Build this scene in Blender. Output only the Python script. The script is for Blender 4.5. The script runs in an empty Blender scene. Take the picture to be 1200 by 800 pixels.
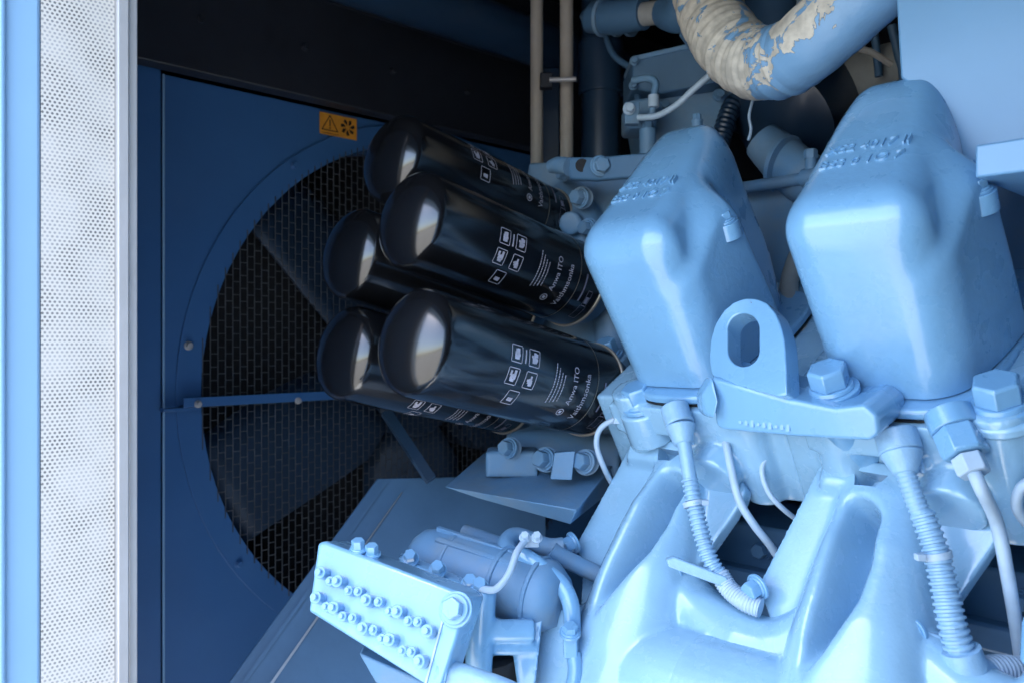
import bpy, bmesh, math, random
from mathutils import Vector as V, Matrix
random.seed(7)
sc = bpy.context.scene
C = sc.collection
R_ = math.radians
PI = math.pi
ZC = 1.6                      # camera height; everything is modelled about z = 0 and lifted at the end
TH = R_(43.4)
F = V((math.sin(TH), math.cos(TH), 0)); RT = V((math.cos(TH), -math.sin(TH), 0)); UP = V((0, 0, 1))
FOC = 960.0

# ------------------------------------------------------------------ camera, sky, sun
cam_d = bpy.data.cameras.new('camera'); cam = bpy.data.objects.new('camera', cam_d); C.objects.link(cam)
cam.location = (0, 0, ZC); cam.rotation_euler = (R_(90), 0, -TH)
cam_d.sensor_width = 36; cam_d.lens = 36 * FOC / 1200; cam_d.clip_start = 0.02; cam_d.clip_end = 500
cam_d.dof.use_dof = True; cam_d.dof.focus_distance = 0.98; cam_d.dof.aperture_fstop = 6.3
sc.camera = cam
SUN_EL, SUN_AZ = R_(70), V((-0.99, 0.12, 0)).normalized()
sd = V((SUN_AZ.x * math.cos(SUN_EL), SUN_AZ.y * math.cos(SUN_EL), math.sin(SUN_EL)))
w = bpy.data.worlds.new('World'); sc.world = w; w.use_nodes = True
nt = w.node_tree
sky = nt.nodes.new('ShaderNodeTexSky'); sky.sky_type = 'NISHITA'; sky.sun_disc = False
sky.sun_elevation = SUN_EL; sky.sun_rotation = math.atan2(sd.x, sd.y)
sky.ozone_density = 1.0; sky.air_density = 1.0; sky.dust_density = 2.0
nt.links.new(sky.outputs[0], nt.nodes['Background'].inputs[0]); nt.nodes['Background'].inputs[1].default_value = 0.15
sun_d = bpy.data.lights.new('sun', 'SUN'); sun_d.energy = 3.6; sun_d.angle = R_(0.5); sun_d.color = (1, 0.96, 0.9)
sun = bpy.data.objects.new('sun', sun_d); C.objects.link(sun); sun.rotation_euler = sd.to_track_quat('Z', 'Y').to_euler()
sun.location = (-3, -3, 6)
vs = sc.view_settings; vs.view_transform = 'Standard'; vs.look = 'None'; vs.gamma = 1; vs.use_curve_mapping = False
vs.exposure = 2.9
sc.cycles.use_denoising = True
sc.cycles.max_bounces = 8; sc.cycles.diffuse_bounces = 5; sc.cycles.sample_clamp_indirect = 6
sc.cycles.caustics_reflective = False; sc.cycles.caustics_refractive = False

# ------------------------------------------------------------------ helpers
def P(u, v, d):
    return (F + RT * ((u - 600) / FOC) + UP * ((400 - v) / FOC)) * d
def onp(u, v, p, n):
    r = F + RT * ((u - 600) / FOC) + UP * ((400 - v) / FOC)
    return r * (V(p).dot(n) / r.dot(n))

def node(nt, t, **k):
    n = nt.nodes.new(t)
    for a, b in k.items(): setattr(n, a, b)
    return n
def mat(name, col, rough=0.45, chips=0.0, metal=0.0, coat=0.0, var=0.12, nscale=9.0, bump=0.0, bscale=60.0, col2=None, thr=(0.45, 0.7), spec=0.5, rvar=0.12, bdist=0.0015):
    m = bpy.data.materials.new(name); m.use_nodes = True; t = m.node_tree; b = t.nodes['Principled BSDF']
    b.inputs['Roughness'].default_value = rough; b.inputs['Metallic'].default_value = metal
    b.inputs['Coat Weight'].default_value = coat; b.inputs['Coat Roughness'].default_value = 0.12
    b.inputs['Specular IOR Level'].default_value = spec
    tc = node(t, 'ShaderNodeTexCoord')
    n1 = node(t, 'ShaderNodeTexNoise'); n1.inputs['Scale'].default_value = nscale; n1.inputs['Detail'].default_value = 6
    n1.inputs['Roughness'].default_value = 0.62
    t.links.new(tc.outputs['Object'], n1.inputs['Vector'])
    cr = node(t, 'ShaderNodeValToRGB')
    c2 = col2 if col2 else [c * (1 - var) for c in col]
    lo, hi = (thr if col2 else (0.3, 0.7))
    cr.color_ramp.elements[0].position = lo; cr.color_ramp.elements[1].position = hi
    cr.color_ramp.elements[0].color = (*[min(1, c * (1 + (0 if col2 else var))) for c in col], 1); cr.color_ramp.elements[1].color = (*c2, 1)
    t.links.new(n1.outputs[0], cr.inputs[0]); t.links.new(cr.outputs[0], b.inputs['Base Color'])
    if chips:
        n4 = node(t, 'ShaderNodeTexNoise'); n4.inputs['Scale'].default_value = 48; n4.inputs['Detail'].default_value = 5; n4.inputs['Roughness'].default_value = 0.7
        t.links.new(tc.outputs['Object'], n4.inputs['Vector'])
        c4 = node(t, 'ShaderNodeMapRange'); c4.inputs[1].default_value = chips; c4.inputs[2].default_value = chips + 0.02
        t.links.new(n4.outputs[0], c4.inputs[0])
        mx = node(t, 'ShaderNodeMix', data_type='RGBA'); t.links.new(c4.outputs[0], mx.inputs[0]); t.links.new(cr.outputs[0], mx.inputs[6]); mx.inputs[7].default_value = (0.13, 0.10, 0.09, 1)
        t.links.new(mx.outputs[2], b.inputs['Base Color'])
    mr = node(t, 'ShaderNodeMapRange'); mr.inputs[3].default_value = max(0.03, rough - rvar); mr.inputs[4].default_value = min(1, rough + rvar)
    n3 = node(t, 'ShaderNodeTexNoise'); n3.inputs['Scale'].default_value = nscale * 3.1; n3.inputs['Detail'].default_value = 4
    t.links.new(tc.outputs['Object'], n3.inputs['Vector']); t.links.new(n3.outputs[0], mr.inputs[0]); t.links.new(mr.outputs[0], b.inputs['Roughness'])
    if bump:
        n2 = node(t, 'ShaderNodeTexNoise'); n2.inputs['Scale'].default_value = bscale; n2.inputs['Detail'].default_value = 5
        bp = node(t, 'ShaderNodeBump'); bp.inputs['Strength'].default_value = bump; bp.inputs['Distance'].default_value = bdist
        t.links.new(tc.outputs['Object'], n2.inputs['Vector']); t.links.new(n2.outputs[0], bp.inputs['Height']); t.links.new(bp.outputs[0], b.inputs['Normal'])
    return m

M = {}
M['paint'] = mat('engine_blue_paint', (0.170, 0.365, 0.575), 0.29, coat=0.8, var=0.06, nscale=9, bump=0.22, bscale=150, chips=0.74)
M['cast'] = mat('lit_cast_blue_paint', (0.26, 0.455, 0.62), 0.26, coat=0.9, var=0.07, nscale=13, bump=0.16, bscale=230, chips=0.73)  # engine paint made lighter to stand for stronger light on the castings
M['dust'] = mat('dusty_blue_paint', (0.115, 0.245, 0.40), 0.55, var=0.1, nscale=16, bump=0.4, bscale=90, col2=(0.17, 0.25, 0.33), thr=(0.42, 0.72))
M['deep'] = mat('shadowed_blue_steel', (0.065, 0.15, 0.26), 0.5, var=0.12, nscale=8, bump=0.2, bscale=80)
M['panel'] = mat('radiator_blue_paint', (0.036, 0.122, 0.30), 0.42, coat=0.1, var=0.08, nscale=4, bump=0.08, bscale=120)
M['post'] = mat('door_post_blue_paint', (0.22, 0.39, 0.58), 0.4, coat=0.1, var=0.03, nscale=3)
M['cabinet'] = mat('cabinet_blue_paint', (0.135, 0.30, 0.50), 0.4, coat=0.2, var=0.05, nscale=3, bump=0.1, bscale=100)
M['navy'] = mat('navy_pipe_paint', (0.016, 0.042, 0.085), 0.35, coat=0.3, var=0.15, nscale=9)
M['duct'] = mat('duct_blue_paint', (0.080, 0.175, 0.31), 0.42, coat=0.1, var=0.12, nscale=9, bump=0.15, bscale=90)
M['black'] = mat('black_filter_lacquer', (0.006, 0.0065, 0.008), 0.20, coat=0.5, var=0.2, nscale=6, rvar=0.05, spec=0.7)
M['print'] = mat('white_print', (0.42, 0.42, 0.50), 0.6, var=0.25, nscale=120)
M['printdim'] = mat('grey_print', (0.16, 0.17, 0.24), 0.6, var=0.3, nscale=160)
M['gold'] = mat('brass_seam', (0.50, 0.44, 0.36), 0.35, metal=0.7, var=0.15)
M['cream'] = mat('cream_pipe_paint', (0.42, 0.38, 0.33), 0.5, var=0.08, nscale=20)
M['galv'] = mat('galvanised_steel', (0.42, 0.42, 0.43), 0.45, metal=0.25, var=0.06, nscale=18)
M['steel'] = mat('stainless_steel', (0.42, 0.45, 0.48), 0.35, metal=0.6, var=0.15, nscale=8)
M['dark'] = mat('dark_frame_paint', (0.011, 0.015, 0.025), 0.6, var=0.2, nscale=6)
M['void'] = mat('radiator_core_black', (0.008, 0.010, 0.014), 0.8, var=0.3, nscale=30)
M['wire'] = mat('guard_wire', (0.075, 0.085, 0.10), 0.5, metal=0.3, var=0.3, nscale=40)
M['blade'] = mat('fan_blade_blue', (0.014, 0.036, 0.075), 0.5, var=0.15, nscale=5)
M['orange'] = mat('orange_sticker', (0.62, 0.27, 0.03), 0.5, var=0.12, nscale=60)
M['ink'] = mat('black_ink', (0.012, 0.012, 0.012), 0.5, var=0.1)
M['cable'] = mat('pale_blue_cable', (0.38, 0.50, 0.62), 0.5, var=0.1, nscale=30)
M['cond'] = mat('conduit_blue_paint', (0.25, 0.43, 0.61), 0.4, coat=0.2, var=0.1, nscale=50, bump=0.3, bscale=300)
M['ground'] = mat('concrete_ground', (0.21, 0.205, 0.19), 0.9, var=0.15, nscale=1.5, bump=0.3, bscale=20)
M['wallc'] = mat('far_building_render', (0.55, 0.52, 0.46), 0.9, var=0.1, nscale=0.8)
M['floor'] = mat('steel_floor', (0.40, 0.42, 0.44), 0.6, var=0.2, nscale=10)
M['tan'] = mat('tan_silencer_lagging', (0.30, 0.31, 0.30), 0.7, var=0.2, nscale=14, bump=0.3)
M['copper'] = mat('copper_orange', (0.6, 0.22, 0.08), 0.5, var=0.1)

# perforated lining: rows of small holes pressed in bright sheet
def perforated():
    m = bpy.data.materials.new('perforated_sheet'); m.use_nodes = True; t = m.node_tree; b = t.nodes['Principled BSDF']
    b.inputs['Roughness'].default_value = 0.5; b.inputs['Metallic'].default_value = 0.1
    tc = node(t, 'ShaderNodeTexCoord'); sep = node(t, 'ShaderNodeSeparateXYZ'); t.links.new(tc.outputs['Object'], sep.inputs[0])
    def mth(op, a, bb=None, c=None):
        n = node(t, 'ShaderNodeMath', operation=op)
        for i, x in enumerate((a, bb, c)):
            if x is None: continue
            if isinstance(x, (int, float)): n.inputs[i].default_value = x
            else: t.links.new(x, n.inputs[i])
        return n.outputs[0]
    px, pz = 0.0044, 0.0076
    x = mth('DIVIDE', sep.outputs[0], px); z = mth('DIVIDE', sep.outputs[2], pz)
    def dots(ox, oz):
        fx = mth('MULTIPLY', mth('SUBTRACT', mth('FRACT', mth('ADD', x, ox)), 0.5), px * 2)
        fz = mth('MULTIPLY', mth('SUBTRACT', mth('FRACT', mth('ADD', z, oz)), 0.5), pz)
        fx = mth('MULTIPLY', fx, 0.5)
        return mth('SQRT', mth('ADD', mth('MULTIPLY', fx, fx), mth('MULTIPLY', fz, fz)))
    x2 = x
    d = mth('MINIMUM', dots(100, 100), dots(100.5, 100.5))
    hole = mth('LESS_THAN', d, 0.00125)
    n1 = node(t, 'ShaderNodeTexNoise'); n1.inputs['Scale'].default_value = 26; n1.inputs['Detail'].default_value = 2
    t.links.new(tc.outputs['Object'], n1.inputs['Vector'])
    depth = node(t, 'ShaderNodeMapRange'); depth.inputs[1].default_value = 0.35; depth.inputs[2].default_value = 0.68
    depth.inputs[3].default_value = 0.40; depth.inputs[4].default_value = 0.15
    t.links.new(n1.outputs[0], depth.inputs[0])
    mix = node(t, 'ShaderNodeMix', data_type='RGBA'); t.links.new(hole, mix.inputs[0])
    mix.inputs[6].default_value = (0.60, 0.575, 0.53, 1)
    comb = node(t, 'ShaderNodeCombineColor'); 
    for i in range(3): t.links.new(depth.outputs[0], comb.inputs[i])
    t.links.new(comb.outputs[0], mix.inputs[7]); t.links.new(mix.outputs[2], b.inputs['Base Color'])
    bp = node(t, 'ShaderNodeBump'); bp.inputs['Strength'].default_value = 0.6; bp.inputs['Distance'].default_value = 0.001; bp.invert = True
    t.links.new(hole, bp.inputs['Height']); t.links.new(bp.outputs[0], b.inputs['Normal'])
    return m
M['perf'] = perforated()

# blue coat that has flaked off pale glass-cloth wrapping towards one end of the pipe
def wrap_mat():
    m = bpy.data.materials.new('peeling_paint_on_cloth'); m.use_nodes = True; t = m.node_tree; b = t.nodes['Principled BSDF']
    tc = node(t, 'ShaderNodeTexCoord')
    n = node(t, 'ShaderNodeTexNoise'); n.inputs['Scale'].default_value = 21; n.inputs['Detail'].default_value = 7; n.inputs['Roughness'].default_value = 0.6
    n.inputs['Distortion'].default_value = 0.8
    t.links.new(tc.outputs['Object'], n.inputs['Vector'])
    a = node(t, 'ShaderNodeAttribute'); a.attribute_name = 'peel'
    add = node(t, 'ShaderNodeMath', operation='MULTIPLY_ADD'); t.links.new(n.outputs[0], add.inputs[0]); add.inputs[1].default_value = 1.25
    t.links.new(a.outputs['Fac'], add.inputs[2])
    st = node(t, 'ShaderNodeMapRange'); st.inputs[1].default_value = 1.10; st.inputs[2].default_value = 1.115
    t.links.new(add.outputs[0], st.inputs[0])
    mix = node(t, 'ShaderNodeMix', data_type='RGBA'); t.links.new(st.outputs[0], mix.inputs[0])
    mix.inputs[6].default_value = (0.17, 0.34, 0.55, 1)
    n2 = node(t, 'ShaderNodeTexNoise'); n2.inputs['Scale'].default_value = 60; n2.inputs['Detail'].default_value = 4
    t.links.new(tc.outputs['Object'], n2.inputs['Vector'])
    cr = node(t, 'ShaderNodeValToRGB'); cr.color_ramp.elements[0].color = (0.40, 0.38, 0.335, 1); cr.color_ramp.elements[1].color = (0.58, 0.55, 0.48, 1)
    cr.color_ramp.elements[0].position = 0.35; cr.color_ramp.elements[1].position = 0.6
    t.links.new(n2.outputs[0], cr.inputs[0]); t.links.new(cr.outputs[0], mix.inputs[7]); t.links.new(mix.outputs[2], b.inputs['Base Color'])
    rr = node(t, 'ShaderNodeMapRange'); rr.inputs[3].default_value = 0.38; rr.inputs[4].default_value = 0.9
    t.links.new(st.outputs[0], rr.inputs[0]); t.links.new(rr.outputs[0], b.inputs['Roughness'])
    h = node(t, 'ShaderNodeMath', operation='MULTIPLY_ADD'); t.links.new(n2.outputs[0], h.inputs[0]); h.inputs[1].default_value = 0.5
    inv = node(t, 'ShaderNodeMath', operation='MULTIPLY'); t.links.new(st.outputs[0], inv.inputs[0]); inv.inputs[1].default_value = -0.6
    t.links.new(inv.outputs[0], h.inputs[2])
    bp = node(t, 'ShaderNodeBump'); bp.inputs['Strength'].default_value = 0.7; bp.inputs['Distance'].default_value = 0.003
    t.links.new(h.outputs[0], bp.inputs['Height']); t.links.new(bp.outputs[0], b.inputs['Normal'])
    return m
M['wrap'] = wrap_mat()

def wloc(o):
    l = V((0, 0, 0))
    while o is not None: l += o.location; o = o.parent
    return l

class MB:
    def __init__(s): s.bm = bmesh.new(); s.peel = None
    def face(s, pts):
        s.bm.faces.new([s.bm.verts.new(p) for p in pts])
    def hexa(s, a, b):            # two matching quads (bottom loop a, top loop b) -> closed solid
        va = [s.bm.verts.new(p) for p in a]; vb = [s.bm.verts.new(p) for p in b]
        n = len(a)
        s.bm.faces.new(list(reversed(va))); s.bm.faces.new(vb)
        for i in range(n): s.bm.faces.new([va[i], va[(i + 1) % n], vb[(i + 1) % n], vb[i]])
        return s
    def prism(s, pts, ext):
        return s.hexa(pts, [V(p) + V(ext) for p in pts])
    def box(s, x0, x1, y0, y1, z0, z1):
        return s.prism([V((x0, y0, z0)), V((x1, y0, z0)), V((x1, y1, z0)), V((x0, y1, z0))], V((0, 0, z1 - z0)))
    def obox(s, c, ax, hx, ay, hy, az, hz):
        c = V(c); ax, ay, az = V(ax), V(ay), V(az)
        q = [c + ax * (i * hx) + ay * (j * hy) - az * hz for i, j in ((-1, -1), (1, -1), (1, 1), (-1, 1))]
        return s.prism(q, az * (2 * hz))
    def tube(s, pts, rad, seg=16, smooth=True, caps=True, n=8, attr=None):
        pts = [V(p) for p in pts]; m = len(pts)
        rs = rad if isinstance(rad, (list, tuple)) else [rad] * m
        path, rr, tt = [], [], []
        if smooth and m > 2:
            for i in range(m - 1):
                p0, p1, p2, p3 = pts[max(i - 1, 0)], pts[i], pts[i + 1], pts[min(i + 2, m - 1)]
                for k in range(n):
                    q = k / n
                    path.append(0.5 * ((2 * p1) + (p2 - p0) * q + (2 * p0 - 5 * p1 + 4 * p2 - p3) * q * q + (3 * p1 - p0 - 3 * p2 + p3) * q ** 3))
                    rr.append(rs[i] * (1 - q) + rs[i + 1] * q); tt.append(i + q)
            path.append(pts[-1]); rr.append(rs[-1]); tt.append(m - 1)
        else:
            path, rr, tt = pts, rs, list(range(m))
        return s.sweep(path, rr, seg, caps)
    def sweep(s, path, rr, seg=16, caps=True):
        rings = []; N = len(path)
        t0 = (path[1] - path[0]).normalized(); ref = UP if abs(t0.z) < 0.9 else V((1, 0, 0))
        u = t0.cross(ref).normalized()
        for i, p in enumerate(path):
            t = (path[min(i + 1, N - 1)] - path[max(i - 1, 0)]).normalized()
            u = (u - t * u.dot(t)).normalized(); v = t.cross(u)
            rings.append([s.bm.verts.new(p + (u * math.cos(2 * PI * k / seg) + v * math.sin(2 * PI * k / seg)) * rr[i]) for k in range(seg)])
        for a, b in zip(rings, rings[1:]):
            for k in range(seg): s.bm.faces.new([a[k], a[(k + 1) % seg], b[(k + 1) % seg], b[k]])
        if caps: s.bm.faces.new(list(reversed(rings[0]))); s.bm.faces.new(rings[-1])
        return s
    def cyl(s, a, b, r, r2=None, seg=24):
        return s.sweep([V(a), V(b)], [r, r if r2 is None else r2], seg)
    def lathe(s, o, ax, prof, seg=40):      # prof: (distance along axis, radius)
        return s.sweep([V(o) + V(ax) * a for a, r in _mono(prof)], [max(r, 1e-5) for a, r in _mono(prof)], seg)
    def hexhead(s, o, ax, af, h, rot=0.0, cham=0.12):
        ax = V(ax).normalized(); ref = V((0, 1, 0)) if abs(ax.y) < 0.9 else UP
        u = ax.cross(ref).normalized(); v = ax.cross(u); R = af / math.sqrt(3)
        def ring(d, k): return [V(o) + ax * d + (u * math.cos(PI / 3 * i + rot) + v * math.sin(PI / 3 * i + rot)) * R * k for i in range(6)]
        a, b, c = ring(0, 1), ring(h * (1 - cham), 1), ring(h, 0.90)
        va = [[s.bm.verts.new(p) for p in q] for q in (a, b, c)]
        s.bm.faces.new(list(reversed(va[0]))); s.bm.faces.new(va[2])
        for x, y in ((0, 1), (1, 2)):
            for i in range(6): s.bm.faces.new([va[x][i], va[x][(i + 1) % 6], va[y][(i + 1) % 6], va[y][i]])
        return s
    def bolt(s, o, ax, af=0.022, h=0.013, rot=0.3, washer=1.0):
        ax = V(ax).normalized()
        if washer:
            s.cyl(V(o), V(o) + ax * af * 0.18, af * 0.78 * washer, seg=28)
            s.cyl(V(o) + ax * af * 0.18, V(o) + ax * af * 0.30, af * 0.66, af * 0.60, seg=28)
            return s.hexhead(V(o) + ax * af * 0.30, ax, af, h, rot)
        return s.hexhead(o, ax, af, h, rot)
    def build(s, name, m, parent=None, bevel=0.0, seg=2, angle=35, kind=None, shade=True, keep=None):
        loc = wloc(parent) if parent else V((0, 0, 0))
        if not parent:
            co = [v.co for v in s.bm.verts]
            loc = V(((min(c.x for c in co) + max(c.x for c in co)) / 2, (min(c.y for c in co) + max(c.y for c in co)) / 2, min(c.z for c in co)))
        bmesh.ops.recalc_face_normals(s.bm, faces=s.bm.faces)
        for v in s.bm.verts: v.co -= loc
        me = bpy.data.meshes.new(name); s.bm.to_mesh(me)
        s.bm.free()
        me.materials.append(M[m] if isinstance(m, str) else m)
        o = bpy.data.objects.new(name, me); C.objects.link(o)
        if parent: o.parent = parent
        else: o.location = loc
        if shade:
            for p in me.polygons: p.use_smooth = True
            me.set_sharp_from_angle(angle=R_(angle))
        if bevel:
            b = o.modifiers.new('bevel', 'BEVEL'); b.width = bevel; b.segments = seg; b.limit_method = 'ANGLE'; b.angle_limit = R_(30); b.harden_normals = False
        if kind: o['kind'] = kind
        return o
def _mono(prof):
    out = []; last = -1e9
    for a, r in prof:
        if a <= last: a = last + 1e-5
        out.append((a, r)); last = a
    return out
def thing(name, loc, label, cat, group=None):
    o = bpy.data.objects.new(name, None); C.objects.link(o); o.location = loc; o.empty_display_size = 0.05
    return tag(o, label, cat, group)
def tag(o, label, cat, group=None):
    o['label'] = label; o['category'] = cat
    if group: o['group'] = group
    return o
def bake(o):                      # apply the modifiers of a cast piece
    dg = bpy.context.evaluated_depsgraph_get(); ev = o.evaluated_get(dg)
    me = bpy.data.meshes.new_from_object(ev); o.modifiers.clear(); o.data = me
    for p in me.polygons: p.use_smooth = True
    return o
def fuse(o, vox=0.003, it=8, fac=0.5):
    r = o.modifiers.new('r', 'REMESH'); r.mode = 'VOXEL'; r.voxel_size = vox; r.use_smooth_shade = True
    s = o.modifiers.new('s', 'SMOOTH'); s.iterations = it; s.factor = fac
    return bake(o)
def cut(o, cutter):
    b = o.modifiers.new('b', 'BOOLEAN'); b.operation = 'DIFFERENCE'; b.object = cutter; b.solver = 'EXACT'
    bake(o); me = cutter.data; bpy.data.objects.remove(cutter); bpy.data.meshes.remove(me)
    o.data.set_sharp_from_angle(angle=R_(40))
    return o
def smoothstep(a, b, x):
    t = max(0, min(1, (x - a) / (b - a))); return t * t * (3 - 2 * t)

# ------------------------------------------------------------------ setting
MB().box(-60, 60, -60, 60, -1.75, -1.70).build('ground', 'ground', kind='structure', shade=False)
MB().box(0.20, 2.6, -2.6, 2.6, -1.60, -1.50).build('container_floor', 'floor', kind='structure')
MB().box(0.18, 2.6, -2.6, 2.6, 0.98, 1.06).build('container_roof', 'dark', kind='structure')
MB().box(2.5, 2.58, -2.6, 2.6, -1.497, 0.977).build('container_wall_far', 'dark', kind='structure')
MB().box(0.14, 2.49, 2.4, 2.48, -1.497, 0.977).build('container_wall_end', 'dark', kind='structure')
MB().box(0.14, 0.30, 0.965, 2.39, -1.497, 0.977).build('container_wall_side', 'post', kind='structure')
MB().box(0.14, 0.30, 0.005, 0.89, 0.56, 0.977).build('container_door_header', 'post', kind='structure')  # unseen; bottom edge lowered to keep daylight off the upper interior
MB().box(0.14, 0.30, -2.6, 0.0, -1.497, 0.977).build('container_wall_near', 'post', kind='structure')  # unseen; brought up beside the camera to block light on the right flanks
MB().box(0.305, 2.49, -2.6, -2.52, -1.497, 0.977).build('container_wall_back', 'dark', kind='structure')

# door post with lining
jt = thing('door_jamb', (0.2, 0.93, -1.5), 'tall blue door post with white perforated lining at the left edge', 'door frame')
MB().box(0.12, 0.2165, 0.90, 0.96, -1.5, 0.97).build('post', 'post', jt, bevel=0.004)
MB().cyl((0.1815, 0.897, -1.5), (0.1815, 0.897, 0.97), 0.004, seg=12).build('edge_bead', 'post', jt)
MB().box(0.2165, 0.2845, 0.901, 0.955, -1.5, 0.97).build('perforated_lining', 'perf', jt)
j = MB().box(0.2850, 0.2965, 0.893, 0.96, -1.5, 0.97); j.box(0.2975, 0.3070, 0.899, 0.96, -1.5, 0.97)
j.build('edge_trim', 'galv', jt, bevel=0.0015)

# ------------------------------------------------------------------ radiator panel
YR = 1.55; CX, CZ, RF = 1.20, -0.10, 0.56
rp = thing('radiator_panel', (1.2, YR, -1.4), 'deep blue radiator panel with big round fan opening behind the black filters', 'radiator')
b = MB(); N = 96; x0, x1, z0, z1 = 0.572, 2.1, -1.4, 0.495
inn, out_, ib = [], [], []
AN = [2 * PI * k / N for k in range(N)]
for cx0, cz0 in ((x0, z0), (x0, z1), (x1, z0), (x1, z1)):
    aa = math.atan2(cz0 - CZ, cx0 - CX) % (2 * PI); AN[min(range(N), key=lambda k: abs(AN[k] - aa))] = aa
for k in range(N):
    a = AN[k]; c, s_ = math.cos(a), math.sin(a)
    t = min([q for q in ((x1 - CX) / c if c > 1e-6 else 9, (x0 - CX) / c if c < -1e-6 else 9, (z1 - CZ) / s_ if s_ > 1e-6 else 9, (z0 - CZ) / s_ if s_ < -1e-6 else 9)])
    inn.append(b.bm.verts.new((CX + RF * c, YR, CZ + RF * s_))); ib.append(b.bm.verts.new((CX + RF * c, YR + 0.16, CZ + RF * s_)))
    out_.append(b.bm.verts.new((CX + t * c, YR, CZ + t * s_)))
for k in range(N):
    l = (k + 1) % N
    b.bm.faces.new([inn[k], inn[l], out_[l], out_[k]]); b.bm.faces.new([inn[k], ib[k], ib[l], inn[l]])
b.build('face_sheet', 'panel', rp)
b = MB()
def annulus(b, y0, y1, r0, r1, N=96):
    rings = [[b.bm.verts.new((CX + r * math.cos(2 * PI * k / N), y, CZ + r * math.sin(2 * PI * k / N))) for k in range(N)] for r, y in ((r0, y1), (r0, y0), (r1, y0), (r1, y1))]
    for i in range(4):
        a, c = rings[i], rings[(i + 1) % 4]
        for k in range(N): b.bm.faces.new([a[k], a[(k + 1) % N], c[(k + 1) % N], c[k]])
annulus(b, YR - 0.005, YR - 0.0015, RF - 0.004, 0.604)
b.build('shroud_ring', 'panel', rp, bevel=0.001)
MB().cyl((0.5745, YR - 0.002, -1.4), (0.5745, YR - 0.002, 0.495), 0.0022, seg=10).build('edge_fold', 'post', rp)  # lighter paint than the panel, painting the fold's lit edge
MB().box(0.44, 0.5715, YR + 0.004, YR + 0.03, -1.4, 0.75).build('side_flange', 'panel', rp)
b = MB().box(0.60, 1.85, YR - 0.032, YR - 0.028, -0.122, -0.104); b.box(0.60, 1.85, YR - 0.0275, YR - 0.008, -0.122, -0.119)
b.box(0.565, 0.625, YR - 0.0275, YR - 0.0065, -0.1285, -0.1225)
st = b.build('cross_strut', 'panel', rp, bevel=0.0008)
for u, v in ((232, 473), (349, 469), (432, 465)):
    q = onp(u, v, (0, YR - 0.033, 0), V((0, 1, 0)))
    MB().bolt(q, (0, -1, 0), 0.009, 0.006).build('strut_bolt', 'galv', st, bevel=0.0005)
for a in (171, 215, 262, 128, 90):
    c, s_ = math.cos(R_(a)), math.sin(R_(a)); q = V((CX + 0.588 * c, YR - 0.0055, CZ + 0.588 * s_))
    MB().bolt(q, (0, -1, 0), 0.011, 0.006).build('ring_bolt', 'galv' if a == 171 else 'panel', rp, bevel=0.0005)
# woven wire guard: verticals and staggered cross wires
b = MB(); GR = 0.565; yg = YR - 0.0085; pw, ph = 0.0150, 0.0255; wr = 0.00085
nx = int(GR / pw)
for i in range(-nx, nx + 1):
    x = i * pw; h = math.sqrt(max(GR * GR - x * x, 0))
    if h < 0.01: continue
    b.box(CX + x - wr, CX + x + wr, yg - 0.0014, yg, CZ - h, CZ + h)
    nz = int(h / ph)
    for jz in range(-nz - 1, nz + 1):
        z = jz * ph + (ph / 2 if i % 2 else 0)
        if math.hypot(x, z) < GR - 0.004: b.box(CX + x + wr, CX + x + pw - wr, yg - 0.0030, yg - 0.0016, CZ + z - wr, CZ + z + wr)
b.build('wire_guard', 'wire', rp, shade=False)
MB().box(0.62, 2.05, YR + 0.27, YR + 0.34, -0.8, 0.55).build('radiator_core', 'void', rp)
# warning sticker
def onwall(u, v, off): return onp(u, v, (0, YR - off, 0), V((0, 1, 0)))
lb = MB().box(0.898, 0.989, YR - 0.0075, YR - 0.0056, 0.441, 0.487).build('warning_label', 'orange', rp)
b = MB(); yl = YR - 0.0078
def line2(b, p, q, wd, y=yl):
    p, q = V((p[0], y, p[1])), V((q[0], y, q[1])); d = (q - p).normalized(); n = V((-d.z, 0, d.x)) * wd / 2
    b.prism([p - n - d * wd * 0.4, q - n + d * wd * 0.4, q + n + d * wd * 0.4, p + n - d * wd * 0.4], V((0, -0.0003, 0)))
tri = [(0.903, 0.451), (0.941, 0.451), (0.922, 0.483)]
for i in range(3): line2(b, tri[i], tri[(i + 1) % 3], 0.0022)
line2(b, (0.922, 0.473), (0.922, 0.461), 0.0030); line2(b, (0.922, 0.4565), (0.922, 0.4555), 0.0030)
line2(b, (0.901, 0.4445), (0.943, 0.4445), 0.0012)
for k in range(7):
    a = 2 * PI * k / 7 + 0.2; c = V((0.966, yl, 0.4645)); pts = []
    for rr_, da in ((0.004, -0.1), (0.013, -0.32), (0.0185, -0.05), (0.0165, 0.3), (0.009, 0.22)):
        pts.append(c + V((math.cos(a + da) * rr_, 0, math.sin(a + da) * rr_)))
    b.prism(pts, V((0, -0.0003, 0)))
b.build('warning_symbol', 'ink', lb, shade=False)
# header beam over the radiator, with its bolts
hb = thing('header_beam', (1.4, 1.52, 0.5), 'dark bolted steel header beam above the blue radiator panel', 'beam')
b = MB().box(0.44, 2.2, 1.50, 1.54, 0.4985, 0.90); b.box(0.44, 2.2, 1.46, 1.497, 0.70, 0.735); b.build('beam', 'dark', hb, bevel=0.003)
for x in (0.624, 0.838, 1.054, 1.27, 1.485):
    MB().bolt((x, 1.4995, 0.598), (0, -1, 0), 0.011, 0.006).build('beam_bolt', 'dark', hb)
tag(MB().tube([(0.78, 1.28, 0.66), (1.2, 1.28, 0.66), (2.35, 1.28, 0.66)], 0.05, smooth=False, seg=32).build('coolant_pipe', 'navy'), 'thick dark blue coolant pipe running level under the roof', 'pipe')

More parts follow.
